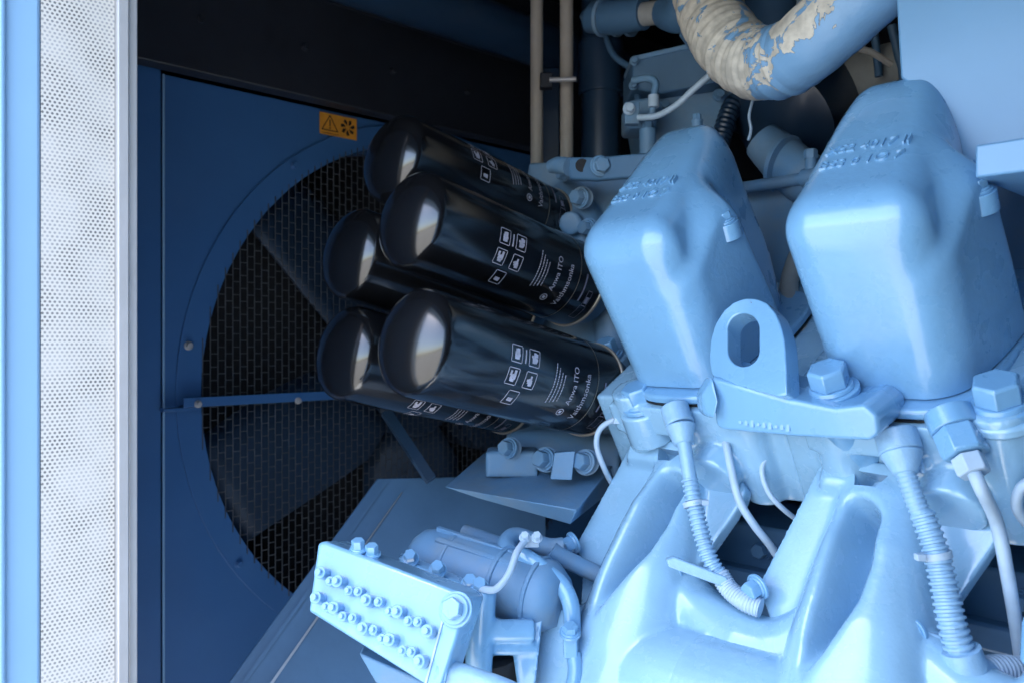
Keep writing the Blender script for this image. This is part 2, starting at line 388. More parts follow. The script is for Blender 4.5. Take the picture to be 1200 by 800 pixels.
# fan behind the guard
fn = thing('cooling_fan', (CX, YR + 0.09, CZ), 'large blue bladed cooling fan behind the round wire guard', 'fan')
MB().cyl((CX, YR + 0.04, CZ), (CX, YR + 0.16, CZ), 0.13, seg=32).build('hub', 'blade', fn, bevel=0.01)
for k in range(5):
    a0 = R_(198 + 72 * k); b = MB(); g = []
    for i in range(9):
        r = 0.12 + (0.545 - 0.12) * i / 8; wd = 0.50 + 0.06 * math.sin(i / 8 * PI); row = []
        for jn in range(7):
            q = jn / 6 - 0.5; aa = a0 + q * wd * (0.24 / max(r, 0.22)) * 1.75 + 0.10 * i / 8
            row.append(b.bm.verts.new((CX + r * math.cos(aa), YR + 0.085 - q * 0.09 - 0.014 * math.cos(q * PI), CZ + r * math.sin(aa))))
        g.append(row)
    for i in range(8):
        for jn in range(6): b.bm.faces.new([g[i][jn], g[i + 1][jn], g[i + 1][jn + 1], g[i][jn + 1]])
    o = b.build('blade', 'blade', fn, angle=80)
    sm = o.modifiers.new('solid', 'SOLIDIFY'); sm.thickness = 0.006; sm.offset = 0

# inclined duct plate below the fan
dp = thing('sloping_duct', P(420, 800, 1.3), 'wide blue sloping duct plate crossing in front of the fan guard bottom', 'duct')
q = [P(258, 812, 1.26), P(442, 560, 1.50), P(640, 556, 1.50), P(640, 812, 1.10)]
q[2] = P(640, 556, 1.62)
nrm = (q[1] - q[0]).cross(q[2] - q[1]).normalized()
if nrm.dot(F) < 0: nrm = -nrm
q = [onp(u, v, q[0], nrm) for u, v in ((256, 815), (442, 560), (640, 556), (640, 815))]
MB().prism(q, nrm * 0.02).build('plate', 'duct', dp, bevel=0.002)
def dpt(u, v, off=0.0): return onp(u, v, q[0], nrm) - nrm * off
MB().prism([dpt(278, 806, 0.003), dpt(452, 562, 0.003), dpt(456, 562, 0.003), dpt(284, 806, 0.003)], -nrm * 0.004).build('seam', 'duct', dp)
MB().prism([dpt(312, 806, .002), dpt(412, 664, .002), dpt(414, 664, .002), dpt(316, 806, .002)], -nrm * 0.004).build('seam', 'steel', dp)
MB().prism([dpt(418, 650, .002), dpt(470, 577, .002), dpt(471, 577, .002), dpt(420, 650, .002)], -nrm * 0.004).build('seam', 'steel', dp)
# dark support strut under the filters
tag(MB().tube([P(452, 482, 1.42), P(505, 562, 1.38)], 0.012, smooth=False, seg=4).build('support_strut', 'navy'), 'slim dark slanting strut below the rear lower oil filter', 'strut')

# ------------------------------------------------------------------ oil filters
DAX = V((0.3205, -0.001, -0.072)).normalized()
def text_mesh(s, size):
    cu = bpy.data.curves.new('t', 'FONT'); cu.body = s; cu.size = size; cu.resolution_u = 3
    o = bpy.data.objects.new('t', cu); C.objects.link(o)
    bpy.context.view_layer.update()
    me = bpy.data.meshes.new_from_object(o.evaluated_get(bpy.context.evaluated_depsgraph_get()))
    bpy.data.objects.remove(o); bpy.data.curves.remove(cu)
    return me
def oil_filter(u, v, d, label, rot=0.0, r=0.0685, L=0.326, printed=True, axd=None):
    ax = axd or DAX
    c = P(u, v, d); view = c.normalized()
    t = thing('oil_filter', c, label, 'oil filter', 'black spin-on oil filters beside the engine')
    prof = [(-0.030, 0.0)]
    for k in range(1, 25):
        a = PI / 2 * k / 24; prof.append((-0.030 + 0.034 * (1 - math.cos(a)), (r - 0.0003) * math.sin(a)))
    prof += [(0.008, r), (L * 0.5, r), (L * 0.985, r), (L * 0.99, r - 0.002)]
    MB().lathe(c, ax, prof, 64).build('canister', 'black', t, angle=50)
    MB().lathe(c, ax, [(L * 0.975, r - 0.003), (L * 0.978, r + 0.0018), (L * 0.988, r + 0.0022), (L * 0.992, r - 0.006)], 64).build('seam_ring', 'gold', t)
    MB().lathe(c, ax, [(L * 0.99, r - 0.010), (L * 1.10, r - 0.012)], 40).build('base', 'deep', t)
    e1 = (-view - ax * (-view).dot(ax)).normalized(); e2 = ax.cross(e1).normalized()
    if e2.z < 0: e2 = -e2
    rr = r + 0.0006
    def cy(a, ang, off=0.0): return c + ax * a + (e1 * math.cos(ang + rot) + e2 * math.sin(ang + rot)) * (rr + off)
    if not printed: return t
    def wrap_text(b, s, size, a, ang):
        me = text_mesh(s, size); me_v = [x.co.copy() for x in me.vertices]
        vv = [b.bm.verts.new(cy(a - p.y, ang + p.x / rr)) for p in me_v]
        for f in me.polygons:
            try: b.bm.faces.new([vv[i] for i in f.vertices])
            except ValueError: pass
        bpy.data.meshes.remove(me)
    def rect(b, a0, a1, g0, g1, n=3):
        for k in range(n):
            h0, h1 = g0 + (g1 - g0) * k / n, g0 + (g1 - g0) * (k + 1) / n
            b.face([cy(a0, h0), cy(a1, h0), cy(a1, h1), cy(a0, h1)])
    def frame(b, a0, a1, g0, g1, w_=0.0011):
        wa = w_ / rr
        rect(b, a0 + w_, a1 - w_, g0, g0 + wa, 1); rect(b, a0 + w_, a1 - w_, g1 - wa, g1, 1); rect(b, a0, a0 + w_, g0 + wa, g1 - wa); rect(b, a1 - w_, a1, g0 + wa, g1 - wa)
    b = MB(); rnd = random.Random(3)
    for a, g in ((0.33, 0.34), (0.425, 0.34), (0.33, -0.08), (0.425, -0.08), (0.375, -0.50)):
        a *= L; ha, hg = 0.0098, 0.165
        frame(b, a - ha, a + ha, g - hg, g + hg)
        for k in range(9):                        # small pictogram strokes
            pa = a + rnd.uniform(-0.6, 0.2) * ha; pg = g + rnd.uniform(-0.65, 0.15) * hg
            rect(b, pa, pa + ha * rnd.uniform(0.25, 0.6), pg, pg + hg * rnd.uniform(0.25, 0.6), 1)
    rect(b, 0.374 * L, 0.381 * L, 0.20, 0.46)
    b.build('pictograms', 'print', t, shade=False)
    b = MB()
    for k in range(4):
        g = -0.42 + 0.03 * k; rnd2 = random.Random(k)
        while g < 0.34 - 0.05 * k:
            st_ = rnd2.uniform(0.02, 0.06); rect(b, L * (0.555 + 0.018 * k), L * (0.555 + 0.018 * k) + 0.0016, g, g + st_, 1); g += st_ + 0.012
    wrap_text(b, 'Anwa ITO', 0.0128, L * 0.69, -0.36)
    wrap_text(b, 'Vaithmsonka', 0.0135, L * 0.765, -0.66)
    for k in range(14):
        a = 2 * PI * k / 14; a2 = 2 * PI * (k + 1) / 14
        f = lambda q, ra: cy(L * 0.67 + math.cos(q) * ra, -0.55 + math.sin(q) * ra / rr)
        b.face([f(a, 0.0048), f(a2, 0.0048), f(a2, 0.0062), f(a, 0.0062)])
    rect(b, L * 0.67 - 0.0024, L * 0.67 + 0.0024, -0.585, -0.515, 1)
    b.build('lettering', 'print', t, shade=False)
    b = MB(); rect(b, L * 0.86, L * 0.86 + 0.0032, -0.35, 0.28, 8); frame(b, L * 0.90, L * 0.93, -0.42, -0.05, 0.0007); frame(b, L * 0.895, L * 0.935, -0.82, -0.42, 0.0007)
    rect(b, L * 0.905, L * 0.925, -0.36, -0.2, 1)
    b.build('data_box', 'printdim', t, shade=False)
    b = MB()
    for k in range(60): rect(b, L * 0.815, L * 0.815 + 0.0009, -1.5 + 3.0 * k / 60, -1.5 + 3.0 * (k + 1) / 60, 1)
    b.build('print_line', 'gold', t, shade=False)
    return t
oil_filter(487, 400, 1.00, 'lowest front black oil filter, its printed side nearest the camera', -0.05)
oil_filter(484, 258, 1.10, 'middle front black oil filter with white pictograms beside the left rocker cover', 0.05)
oil_filter(406, 413, 1.17, 'rear lower black oil filter half hidden, with printing along its underside', -0.72)
oil_filter(413, 297, 1.20, 'rear middle black oil filter, only its dome showing between four others', 0, printed=False)
oil_filter(462, 186, 1.22, 'topmost black oil filter below the dark beam, printing along its top', 1.05)

# filter console and shelf
fc = thing('filter_console', P(690, 600, 1.35), 'blue cast console that the black oil filters screw onto', 'filter head')
b = MB()
b.prism([P(620, 190, 1.47), P(760, 190, 1.40), P(760, 560, 1.30), P(590, 560, 1.44)], (F * 0.16))
b.tube([P(650, 215, 1.52), P(680, 262, 1.42), P(692, 320, 1.42)], [0.035, 0.04, 0.04], 20)
b.tube([P(600, 528, 1.36), P(660, 532, 1.33), P(730, 540, 1.3)], [0.035, 0.04, 0.04], 20)
b.cyl(P(676, 262, 1.42), P(668, 262, 1.36), 0.02); b.cyl(P(715, 350, 1.36), P(720, 420, 1.34), 0.03)
b.obox(P(600, 540, 1.27), RT, 0.04, F, 0.03, UP, 0.02)
fuse(b.build('console_casting', 'dust', fc), 0.0045, 4)
for u, v, d, s_ in ((598, 525, 1.235, .02), (640, 538, 1.20, .022), (687, 541, 1.17, .022), (682, 232, 1.36, .022), (690, 268, 1.36, .02), (660, 205, 1.40, .014)):
    b = MB(); b.cyl(P(u, v, d + 0.05), P(u, v, d), s_ * 0.85); b.bolt(P(u, v, d), (P(u - 14, v - 2, d - 0.02) - P(u, v, d)), s_, s_ * 0.6); b.build('console_bolt', 'dust', fc)
MB().prism([P(650, 530, 1.165), P(674, 528, 1.155), P(670, 562, 1.155), P(645, 561, 1.165)], F * 0.012).build('name_plate', 'dust', fc, bevel=0.001)
sh = MB(); sh.hexa([P(521, 570, 1.24), P(574, 524, 1.42), P(735, 524, 1.36), P(676, 597, 1.08)], [P(560, 583, 1.22), P(590, 560, 1.40), P(735, 560, 1.32), P(668, 614, 1.09)])
tag(sh.build('support_shelf', 'dust', bevel=0.0015), 'blue triangular steel shelf with pointed corner under the oil filters', 'shelf')
b = MB().obox(P(588, 600, 1.17), RT, 0.005, F, 0.005, UP, 0.004); 

# ------------------------------------------------------------------ engine bank frame
NA = V((-0.5, 0, 0.866)); QI = V((0.866, 0, 0.5)); MO = -QI
OB = V((0.84, 0, -0.063))
def B(q, y, h): return OB + QI * q + V((0, y, 0)) + NA * h
YC = (0.603, 0.333)

def rocker_cover(yc, label):
    t = thing('rocker_cover', B(0.12, yc, -0.01), label, 'rocker cover', 'engine rocker covers')
    hy, dq, H = 0.085, 0.262, 0.213
    bm = bmesh.new(); bmesh.ops.create_cube(bm, size=1.0)
    bmesh.ops.subdivide_edges(bm, edges=bm.edges[:], cuts=70, use_grid_fill=True)
    mb = MB(); mb.bm.free(); mb.bm = bm
    for v_ in bm.verts:
        q = (v_.co.x + 0.5) * dq; y = v_.co.y * 2 * hy; h = (v_.co.z + 0.5) * H
        r = 0.041                                            # rounded box
        cq = min(max(q, r), dq - r); cy_ = min(max(y, -hy + r), hy - r); ch = min(h, H - r)
        d = V((q - cq, y - cy_, max(0, h - ch)))
        if h <= H - r: d.z = 0; ch = h
        if d.length > 1e-7:
            k = r / d.length; q, y, h = cq + d.x * k, cy_ + d.y * k, ch + d.z * k
        hn = h / H
        y *= 1.0 - 0.10 * (1 - hn)                            # slightly narrower at the foot
        right = smoothstep(0.0, -hy * 0.6, y)
        # front is narrow, the body widens inward on the right side
        fr = smoothstep(0.16, 0.0, q)
        y += right * fr * 0.020
        # recess above the stud boss and the half-round stud column
        qL = 0.128 - (0.232 - h) * 1.45; qR = 0.122 + max(0, 0.172 - h) * 0.22
        side = smoothstep(hy * 0.75, -hy, y)
        bul = smoothstep(0.0, 0.022, (q - qL) * 0.57) * (1 - smoothstep(qR - 0.010, qR + 0.026, q)) * (1 - smoothstep(0.168, 0.212, h))
        bead = math.exp(-((q - qR) / 0.006) ** 2) * (1 - smoothstep(0.16, 0.175, h))
        rec = (0.014 + 0.017 * smoothstep(0.30, 0.95, hn)) * smoothstep(0.0, 0.17, q) + 0.006 * smoothstep(0.02, 0.05, q) + 0.018 * smoothstep(0.14, 0.26, q)
        y += side * (rec * (1 - bul) - 0.004 * bead - 0.006 * bul)
        h += 0.054 * smoothstep(-0.02, dq, q) * smoothstep(0.55, 1.0, hn) - 0.016 * smoothstep(0.02, -hy, y) * smoothstep(0.6, 1, hn) * smoothstep(0.05, .2, q)
        q += 0.012 * (1 - hn) * (1 - smoothstep(0, 0.1, q))
        v_.co = B(q, yc + y, h)
    o = mb.build('cover_shell', 'paint', t, angle=180)
    sm = o.modifiers.new('s', 'SMOOTH'); sm.iterations = 10; sm.factor = 0.5; bake(o)
    # foot flange
    b = MB(); pts = []
    for k in range(48):
        a = 2 * PI * k / 48; ca, sa = math.cos(a), math.sin(a)
        x = abs(ca) ** 0.6 * (1 if ca > 0 else -1); y = abs(sa) ** 0.6 * (1 if sa > 0 else -1)
        pts.append(B(0.135 + x * 0.142, yc + y * (0.086 + 0.008 * x), -0.014))
    b.prism(pts, NA * 0.012); b.build('foot_flange', 'paint', t, bevel=0.004, seg=3)
    ctr = B(0.135, yc, -0.014); MB().prism([ctr + (p - ctr) * 0.992 - NA * 0.0025 for p in pts], NA * 0.0022).build('gasket', 'ink', t)
    # stud nut on the side boss
    o = B(0.104, yc - 0.076, 0.174)
    b = MB().cyl(o - NA * 0.02, o, 0.0155, seg=24); b.bolt(o, NA, 0.0165, 0.008, rot=0.5); b.build('cover_bolt', 'paint', t, bevel=0.0006)
    # raised casting letters, two rows near the front of the top
    b = MB()
    def letter_row(s, size, q0, y0, w_=0):
        me = text_mesh(s, size)
        n0 = len(me.vertices); bm2 = bmesh.new(); bm2.from_mesh(me)
        geo = bmesh.ops.extrude_face_region(bm2, geom=bm2.faces[:])
        top = set(x for x in geo['geom'] if isinstance(x, bmesh.types.BMVert))
        vmap = {}
        for v_ in bm2.verts:
            y = y0 - v_.co.x; q = q0 + v_.co.y
            base = H + 0.054 * smoothstep(-0.02, dq, q) - 0.0045
            vmap[v_] = b.bm.verts.new(B(q, yc + y, base + (0.0062 if v_ in top else 0)))
        for f in bm2.faces:
            try: b.bm.faces.new([vmap[x] for x in f.verts])
            except ValueError: pass
        bm2.free(); bpy.data.meshes.remove(me)
    letter_row('X52 4017 II', 0.0175, 0.100, 0.056); letter_row('B53 0 1O 7', 0.0175, 0.076, 0.056)
    b.build('cast_lettering', 'paint', t, shade=False)
    return t
rocker_cover(YC[0], 'left blue rocker cover, the farther one, beside the black oil filters')
rocker_cover(YC[1], 'right blue rocker cover, the nearer and larger one beside the overhead cabinet')

def cylinder_head(yc, label, end=False):
    t = thing('cylinder_head', B(0.15, yc, -0.2), label, 'cylinder head', 'cylinder heads under the rocker covers')
    b = MB()
    b.prism([B(0.008, yc - 0.137, -0.155), B(0.008, yc + 0.137, -0.155), B(0.008, yc + 0.137, -0.018), B(0.008, yc - 0.137, -0.018)], QI * 0.33)
    b.prism([B(-0.012, yc - 0.10, -0.06), B(-0.012, yc + 0.10, -0.06), B(-0.012, yc + 0.10, -0.018), B(-0.012, yc - 0.10, -0.018)], QI * 0.05)
    for y in (0.072, -0.088): b.cyl(B(0.012, yc + y, -0.15), B(0.012, yc + y, -0.004), 0.027)
    b.cyl(B(0.01, yc - 0.045, -0.09), B(-0.035, yc - 0.045, -0.10), 0.034); b.cyl(B(0.0, yc - 0.01, -0.15), B(0.0, yc - 0.01, -0.05), 0.022)
    fuse(b.build('head_casting', 'cast', t), 0.0032, 6)
    return t
h1 = cylinder_head(YC[0], 'left cylinder head below the farther rocker cover')
h2 = cylinder_head(YC[1], 'right cylinder head below the nearer rocker cover')
h3 = cylinder_head(YC[1] - 0.282, 'cylinder head at the right edge of the photo, past the nearer cover')
def head_bolt(par, u, v, x, boss=0.06, af=0.036, rot=0.2):
    o = onp(u, v, (x, 0, 0), V((1, 0, 0)))           # centre of the hex top
    base = o - NA * (0.022 + af * 0.3)
    b = MB(); b.bolt(base, NA, af, 0.022, rot=rot, washer=0.98); b.build('head_bolt', 'paint', par, bevel=0.001)
    if boss: MB().cyl(base - NA * boss, base - NA * 0.0005, af * 0.92, seg=32).build('bolt_boss', 'cast', par, bevel=0.003)
head_bolt(h1, 743, 452, 0.845, 0.050, 0.0335)
head_bolt(h1, 708, 399, 0.965, 0.09, 0.028)
head_bolt(h3, 1166, 444, 0.845, 0.012, 0.038)
b = MB(); b.prism([B(0.006, YC[1] - 0.31, -0.17), B(0.006, YC[1] - 0.055, -0.13), B(0.006, YC[1] - 0.040, -0.030), B(0.006, YC[1] - 0.085, -0.006), B(0.006, YC[1] - 0.30, 0.010)], QI * 0.14); b.build('front_face', 'cast', h3, bevel=0.008, seg=4)
# crankcase, dark and recessed below the heads
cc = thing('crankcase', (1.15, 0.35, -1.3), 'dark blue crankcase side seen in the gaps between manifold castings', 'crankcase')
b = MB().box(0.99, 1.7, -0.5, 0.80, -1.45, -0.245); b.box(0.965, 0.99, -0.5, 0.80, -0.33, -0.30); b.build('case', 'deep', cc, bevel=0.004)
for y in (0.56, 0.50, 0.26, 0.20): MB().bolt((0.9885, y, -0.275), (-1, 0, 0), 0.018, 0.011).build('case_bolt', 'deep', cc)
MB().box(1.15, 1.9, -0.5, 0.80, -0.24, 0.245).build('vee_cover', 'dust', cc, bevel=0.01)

# ------------------------------------------------------------------ manifold castings
TD = V((-0.45, 0, -0.893)).normalized(); GO = V((-0.893, 0, 0.45)).normalized(); OM = V((0.87, 0, -0.135))
def Mp(y, s, k=0.0): return OM + V((0, y, 0)) + TD * s + GO * k
def ip(x, tb):
    if x <= tb[0][0]: return tb[0][1]
    for (x0_, y0_), (x1_, y1_) in zip(tb, tb[1:]):
        if x <= x1_: return y0_ + (y1_ - y0_) * (x - x0_) / (x1_ - x0_)
    return tb[-1][1]
def manifold(yc, label, left_end, right_end, dx=0.0, dw=0.0, tl=0.0):
    t = thing('manifold_casting', Mp(yc, 0.3), label, 'manifold', 'manifold castings on the engine side')
    b = MB(); K = 80; rows = []
    ss = [-0.012 + 0.462 * i / 110 for i in range(111)]
    for s_ in ss:
        aL = ip(s_, ((-.012, .058), (.04, .070), (.135, .096), (.150, .097), (.160, .084), (.175, .074), (.22, .060), (.30, .050), (.45, .045)))
        aR = ip(s_, ((-.012, -.098), (.035, -.132), (.050, -.130), (.145, -.090), (.160, -.096), (.20, -.108), (.26, -.116), (.45, -.12)))
        bL = ip(s_, ((-.012, .020), (.06, .027), (.117, .040), (.19, .052), (.25, .056), (.45, .056))) + dx; bR = ip(s_, ((-.012, -.060), (.044, -.078), (.09, -.086), (.13, -.092), (.20, -.104), (.45, -.11)))
        bL += tl * 0.5 * max(0, 1 - s_ / 0.2); bR += tl * 0.35 * max(0, 1 - s_ / 0.2)
        hc = ip(s_, ((.028, -.014), (.05, -.019), (.10, -.017), (.14, -.012), (.18, .000), (.215, .008))) + dx + dw + tl * max(0, 1 - s_ / 0.2); hw = (1 + dw * 30) * ip(s_, ((.02, .004), (.032, .013), (.05, .017), (.10, .019), (.14, .017), (.18, .012), (.215, .006), (.23, .003)))
        up = ip(s_, ((-.012, .012), (.03, .028), (.08, .052), (.16, .064), (.24, .068), (.45, .066))); hd = 0.082 * smoothstep(0.026, 0.048, s_) * (1 - smoothstep(0.14, 0.235, s_)); row = []
        for i in range(K + 1):
            a_ = aL + (aR - aL) * i / K; tt = abs((a_ - (bL + bR) / 2) / ((bL - bR) / 2))
            k0 = up * (1 - tt ** 2.4) ** 0.6 if tt < 1 else 0.0
            k0 -= hd * math.exp(-abs((a_ - hc) / hw) ** 2.3)
            led = 0.018 * (1 - smoothstep(0.016, 0.030, s_)) * smoothstep(-.098, -.082, a_) * (1 - smoothstep(.042, .056, a_))
            row.append((a_, s_, -0.026 + max(k0, led if s_ < .030 else -1)))
        rows.append(row)
    top = [[b.bm.verts.new(Mp(yc + x, y, z)) for x, y, z in r] for r in rows]
    bot = [[b.bm.verts.new(Mp(yc + x, y, -0.080 if -0.07 < x < 0.05 else -0.045)) for x, y, z in r] for r in rows]
    nr = len(rows) - 1
    for i in range(nr):
        for j_ in range(K):
            b.bm.faces.new([top[i][j_], top[i + 1][j_], top[i + 1][j_ + 1], top[i][j_ + 1]]); b.bm.faces.new([bot[i][j_], bot[i][j_ + 1], bot[i + 1][j_ + 1], bot[i + 1][j_]])
        for c_ in (0, K):
            b.bm.faces.new([top[i][c_], top[i + 1][c_], bot[i + 1][c_], bot[i][c_]])
    for j_ in range(K):
        for r_ in (0, nr): b.bm.faces.new([top[r_][j_], top[r_][j_ + 1], bot[r_][j_ + 1], bot[r_][j_]])
    ya, yb = (yc + 0.03 if left_end else yc + 0.141), (yc - 0.1415)
    bmesh.ops.recalc_face_normals(b.bm, faces=b.bm.faces)
    b.cyl(Mp(ya, 0.272, -0.035), Mp(yb, 0.272, -0.035), 0.070, seg=40)
    b.cyl(Mp(ya, 0.38, -0.03), Mp(yb, 0.38, -0.03), 0.085, seg=40)
    b.tube([Mp(yc - .060, .160, -.030), Mp(yc - .110, .190, -.038), Mp(yc - .170, .206, -.042), Mp(yc - (.215 if not right_end else .18), .196, -.040), Mp(yc - (.25 if not right_end else .19), .16, -.03)], [.034, .036, .040, .034, .022], 28)
    o = b.build('runner_casting', 'cast', t); fuse(o, 0.0024, 9, 0.5)
    c = MB().prism([Mp(yc + a, s, -0.035) for a, s in ((0.016 + dx, 0.000), (0.012 + dx, 0.017), (-0.011 + dx, 0.017), (-0.020 + dx, 0.002))], GO * 0.09).build('cutter', 'cast')
    cut(o, c)
    for a, s in ((0.086, 0.144), (-0.078, 0.150)):
        q_ = Mp(yc + a, s, -0.0085); MB().bolt(q_, GO * 0.6 + TD * 0.6 + V((0, 0.25, 0)), 0.019, 0.012).build('flange_bolt', 'paint', t, bevel=0.0006)
    return t
manifold(0.652, 'left pale blue manifold casting with long hollow, below the farther rocker cover', True, False, -0.020, -0.006)
manifold(0.380, 'right pale blue manifold casting with long hollow, below the nearer rocker cover', False, True, -0.007, -0.004, 0.024)

# ------------------------------------------------------------------ lifting bracket
le = thing('lifting_bracket', P(900, 500, 0.86), 'blue lifting bracket with slotted eye between the two rocker covers', 'lifting bracket')
pe = P(880, 452, 0.868); ge = V((-0.93, 0.10, 0.35)).normalized()
outl = [(834, 441), (831, 420), (833, 398), (838, 380), (848, 364), (860, 354), (873, 349.5), (886, 350), (898, 355), (908, 366), (915, 382), (919, 400), (921, 430), (922, 466), (880, 455)]
hole = [(871 + 18.5 * math.cos(2 * PI * k / 40), 388 + 19 * math.sin(2 * PI * k / 40) - 2) for k in range(20, 41)] + [(889.5, 386 + 4 * k) for k in range(1, 6)] + [(871 + 18.5 * math.cos(2 * PI * k / 40), 410 + 19 * math.sin(2 * PI * k / 40)) for k in range(0, 21)] + [(852.5, 406 - 4 * k) for k in range(0, 5)]
def ringplate(b, outl, hole, p0, n, th):
    cu, cv = sum(x for x, y in hole) / len(hole), sum(y for x, y in hole) / len(hole); op = []
    for hx, hy_ in hole:
        dx, dy = hx - cu, hy_ - cv; best = None
        for i in range(len(outl)):
            x1_, y1_ = outl[i]; x2_, y2_ = outl[(i + 1) % len(outl)]; ex, ey = x2_ - x1_, y2_ - y1_
            den = dx * ey - dy * ex
            if abs(den) < 1e-9: continue
            t_ = ((x1_ - cu) * ey - (y1_ - cv) * ex) / den; s_ = ((x1_ - cu) * dy - (y1_ - cv) * dx) / den
            if t_ > 0 and -1e-6 <= s_ <= 1 + 1e-6: best = t_ if best is None else min(best, t_)
        op.append((cu + dx * best, cv + dy * best))
    rings = []
    for loop, back in ((op, 0), (hole, 0), (hole, 1), (op, 1)):
        rings.append([b.bm.verts.new(onp(x, y, p0, n) - n * (th * back)) for x, y in loop])
    m = len(hole)
    for i in range(4):
        a, c = rings[i], rings[(i + 1) % 4]
        for k in range(m): b.bm.faces.new([a[k], a[(k + 1) % m], c[(k + 1) % m], c[k]])
b = MB(); ringplate(b, outl, hole, pe, ge, 0.026); b.build('eye', 'paint', le, bevel=0.0016, seg=3)
b = MB(); m2 = V((-0.90, 0.05, -0.30)).normalized(); p2 = pe - ge * 0.0
fr = [onp(u, v, p2, m2) for u, v in ((832, 442), (880, 455), (922, 467), (978, 478), (1012, 474), (1028, 488), (1030, 508), (1020, 517), (930, 512), (846, 504), (838, 498))]
b.prism(fr, V((1, 0, 0.28)).normalized() * 0.070); b.build('bracket_body', 'paint', le, bevel=0.007, seg=4); b = MB()
b.cyl(P(1010, 522, 0.905), P(984, 474, 0.868), 0.033, 0.030, seg=32)
b.build('bolt_boss', 'paint', le, bevel=0.004, seg=3)
MB().prism([P(822, 462, 0.91), P(836, 440, 0.90), P(842, 470, 0.89), P(838, 492, 0.90), P(824, 485, 0.915)], F * 0.03).build('side_lug', 'paint', le, bevel=0.005, seg=3)
o = P(968, 431, 0.835); base = o - NA * 0.030
b = MB().bolt(base, NA, 0.0355, 0.021, rot=0.2, washer=1.0); b.build('bracket_bolt', 'paint', le, bevel=0.001)
b = MB()
for k in range(9):
    u = 868 + k * 7; q_ = onp(u, 494 + k * 0.8, p2, m2); b.obox(q_, V((0, 1, 0)), 0.0018, UP, 0.0016 + 0.001 * (k % 3), m2, 0.0012)
b.build('cast_marks', 'paint', le)

# ------------------------------------------------------------------ conduits, connectors, cables
def ribbed(b, pts, r, pitch=0.0052, amp=0.12, seg=18, r_end=None):
    pts = [V(p) for p in pts]; path = []; m = len(pts)
    for i in range(m - 1):
        p0, p1, p2_, p3 = pts[max(i - 1, 0)], pts[i], pts[i + 1], pts[min(i + 2, m - 1)]
        for k in range(60):
            t_ = k / 60; path.append(0.5 * ((2 * p1) + (p2_ - p0) * t_ + (2 * p0 - 5 * p1 + 4 * p2_ - p3) * t_ * t_ + (3 * p1 - p0 - 3 * p2_ + p3) * t_ ** 3))
    path.append(pts[-1]); out, rr, acc, nxt, tot = [], [], 0, 0, sum((path[i + 1] - path[i]).length for i in range(len(path) - 1))
    for i in range(1, len(path)):
        s_ = (path[i] - path[i - 1]).length
        while nxt <= acc + s_ and s_ > 0:
            out.append(path[i - 1].lerp(path[i], (nxt - acc) / s_)); ph_ = (nxt / pitch) % 1
            base = r + ((r_end or r) - r) * nxt / tot
            rr.append(base * (1 + (amp if 0.2 < ph_ < 0.75 else -amp))); nxt += pitch / 6
        acc += s_
    return b.sweep(out, rr, seg)
t = thing('sensor_conduit', P(800, 600, 0.95), 'ribbed pale blue cable conduit running down the left manifold casting', 'conduit', 'ribbed conduits on the manifold')
b = MB(); b.cyl(P(790, 476, 1.00), P(797, 498, 0.985), 0.0175, seg=24); b.cyl(P(797, 498, 0.985), P(801, 520, 0.975), 0.0185, 0.011, seg=24)
b.obox(P(808, 508, 0.985), RT, 0.003, (P(801, 520, .975) - P(790, 476, 1.0)).normalized(), 0.014, F, 0.006); b.build('plug', 'cond', t, bevel=0.002)
b = MB(); b.tube([P(801, 516, 0.975), P(806, 545, 0.965), P(811, 575, 0.955)], 0.0085, 14); b.build('heat_sleeve', 'cond', t)
b = MB(); ribbed(b, [P(808, 560, 0.96), P(814, 592, 0.948), P(822, 625, 0.935), P(832, 655, 0.925), P(842, 672, 0.92)], 0.0090, 0.0056); b.build('ribbed_hose', 'cond', t, angle=60)
b = MB(); ribbed(b, [P(843, 672, 0.92), P(855, 690, 0.91), P(874, 705, 0.895), P(892, 712, 0.885)], 0.0105, 0.0034, 0.05); b.build('braided_sleeve', 'cable', t, angle=60)
b = MB(); b.prism([P(781, 655, 0.925), P(790, 652, 0.925), P(852, 676, 0.905), P(854, 684, 0.905), P(846, 687, 0.905), P(784, 664, 0.92)], F * 0.008); b.build('clip', 'cond', t, bevel=0.0015)
t = thing('sensor_conduit', P(1100, 650, 0.76), 'thick ribbed pale blue cable conduit running down the right manifold casting', 'conduit', 'ribbed conduits on the manifold')
b = MB(); b.cyl(P(1049, 505, 0.815), P(1056, 530, 0.805), 0.0205, seg=28); b.cyl(P(1056, 530, 0.805), P(1062, 556, 0.795), 0.0205, 0.011, seg=28)
b.obox(P(1074, 535, 0.81), RT, 0.003, (P(1062, 556, .795) - P(1049, 505, .815)).normalized(), 0.016, F, 0.007); b.build('plug', 'cond', t, bevel=0.002)
b = MB(); ribbed(b, [P(1061, 552, 0.795), P(1072, 585, 0.785), P(1084, 612, 0.778)], 0.0092, 0.0048, 0.06); b.build('heat_sleeve', 'cond', t, angle=60)
b = MB(); ribbed(b, [P(1080, 600, 0.78), P(1095, 640, 0.77), P(1106, 685, 0.76), P(1115, 728, 0.75), P(1127, 768, 0.745)], 0.0108, 0.0062, 0.09, r_end=0.0125); b.build('ribbed_hose', 'cond', t, angle=60)
b = MB(); b.tube([P(1126, 760, 0.745), P(1136, 783, 0.745), P(1160, 790, 0.75)], [0.017, 0.018, 0.012], 20); b.build('elbow_boot', 'cond', t)
b = MB(); ribbed(b, [P(1150, 788, 0.75), P(1175, 785, 0.76), P(1215, 790, 0.77)], 0.0135, 0.005, 0.07); b.build('side_hose', 'cable', t, angle=60)
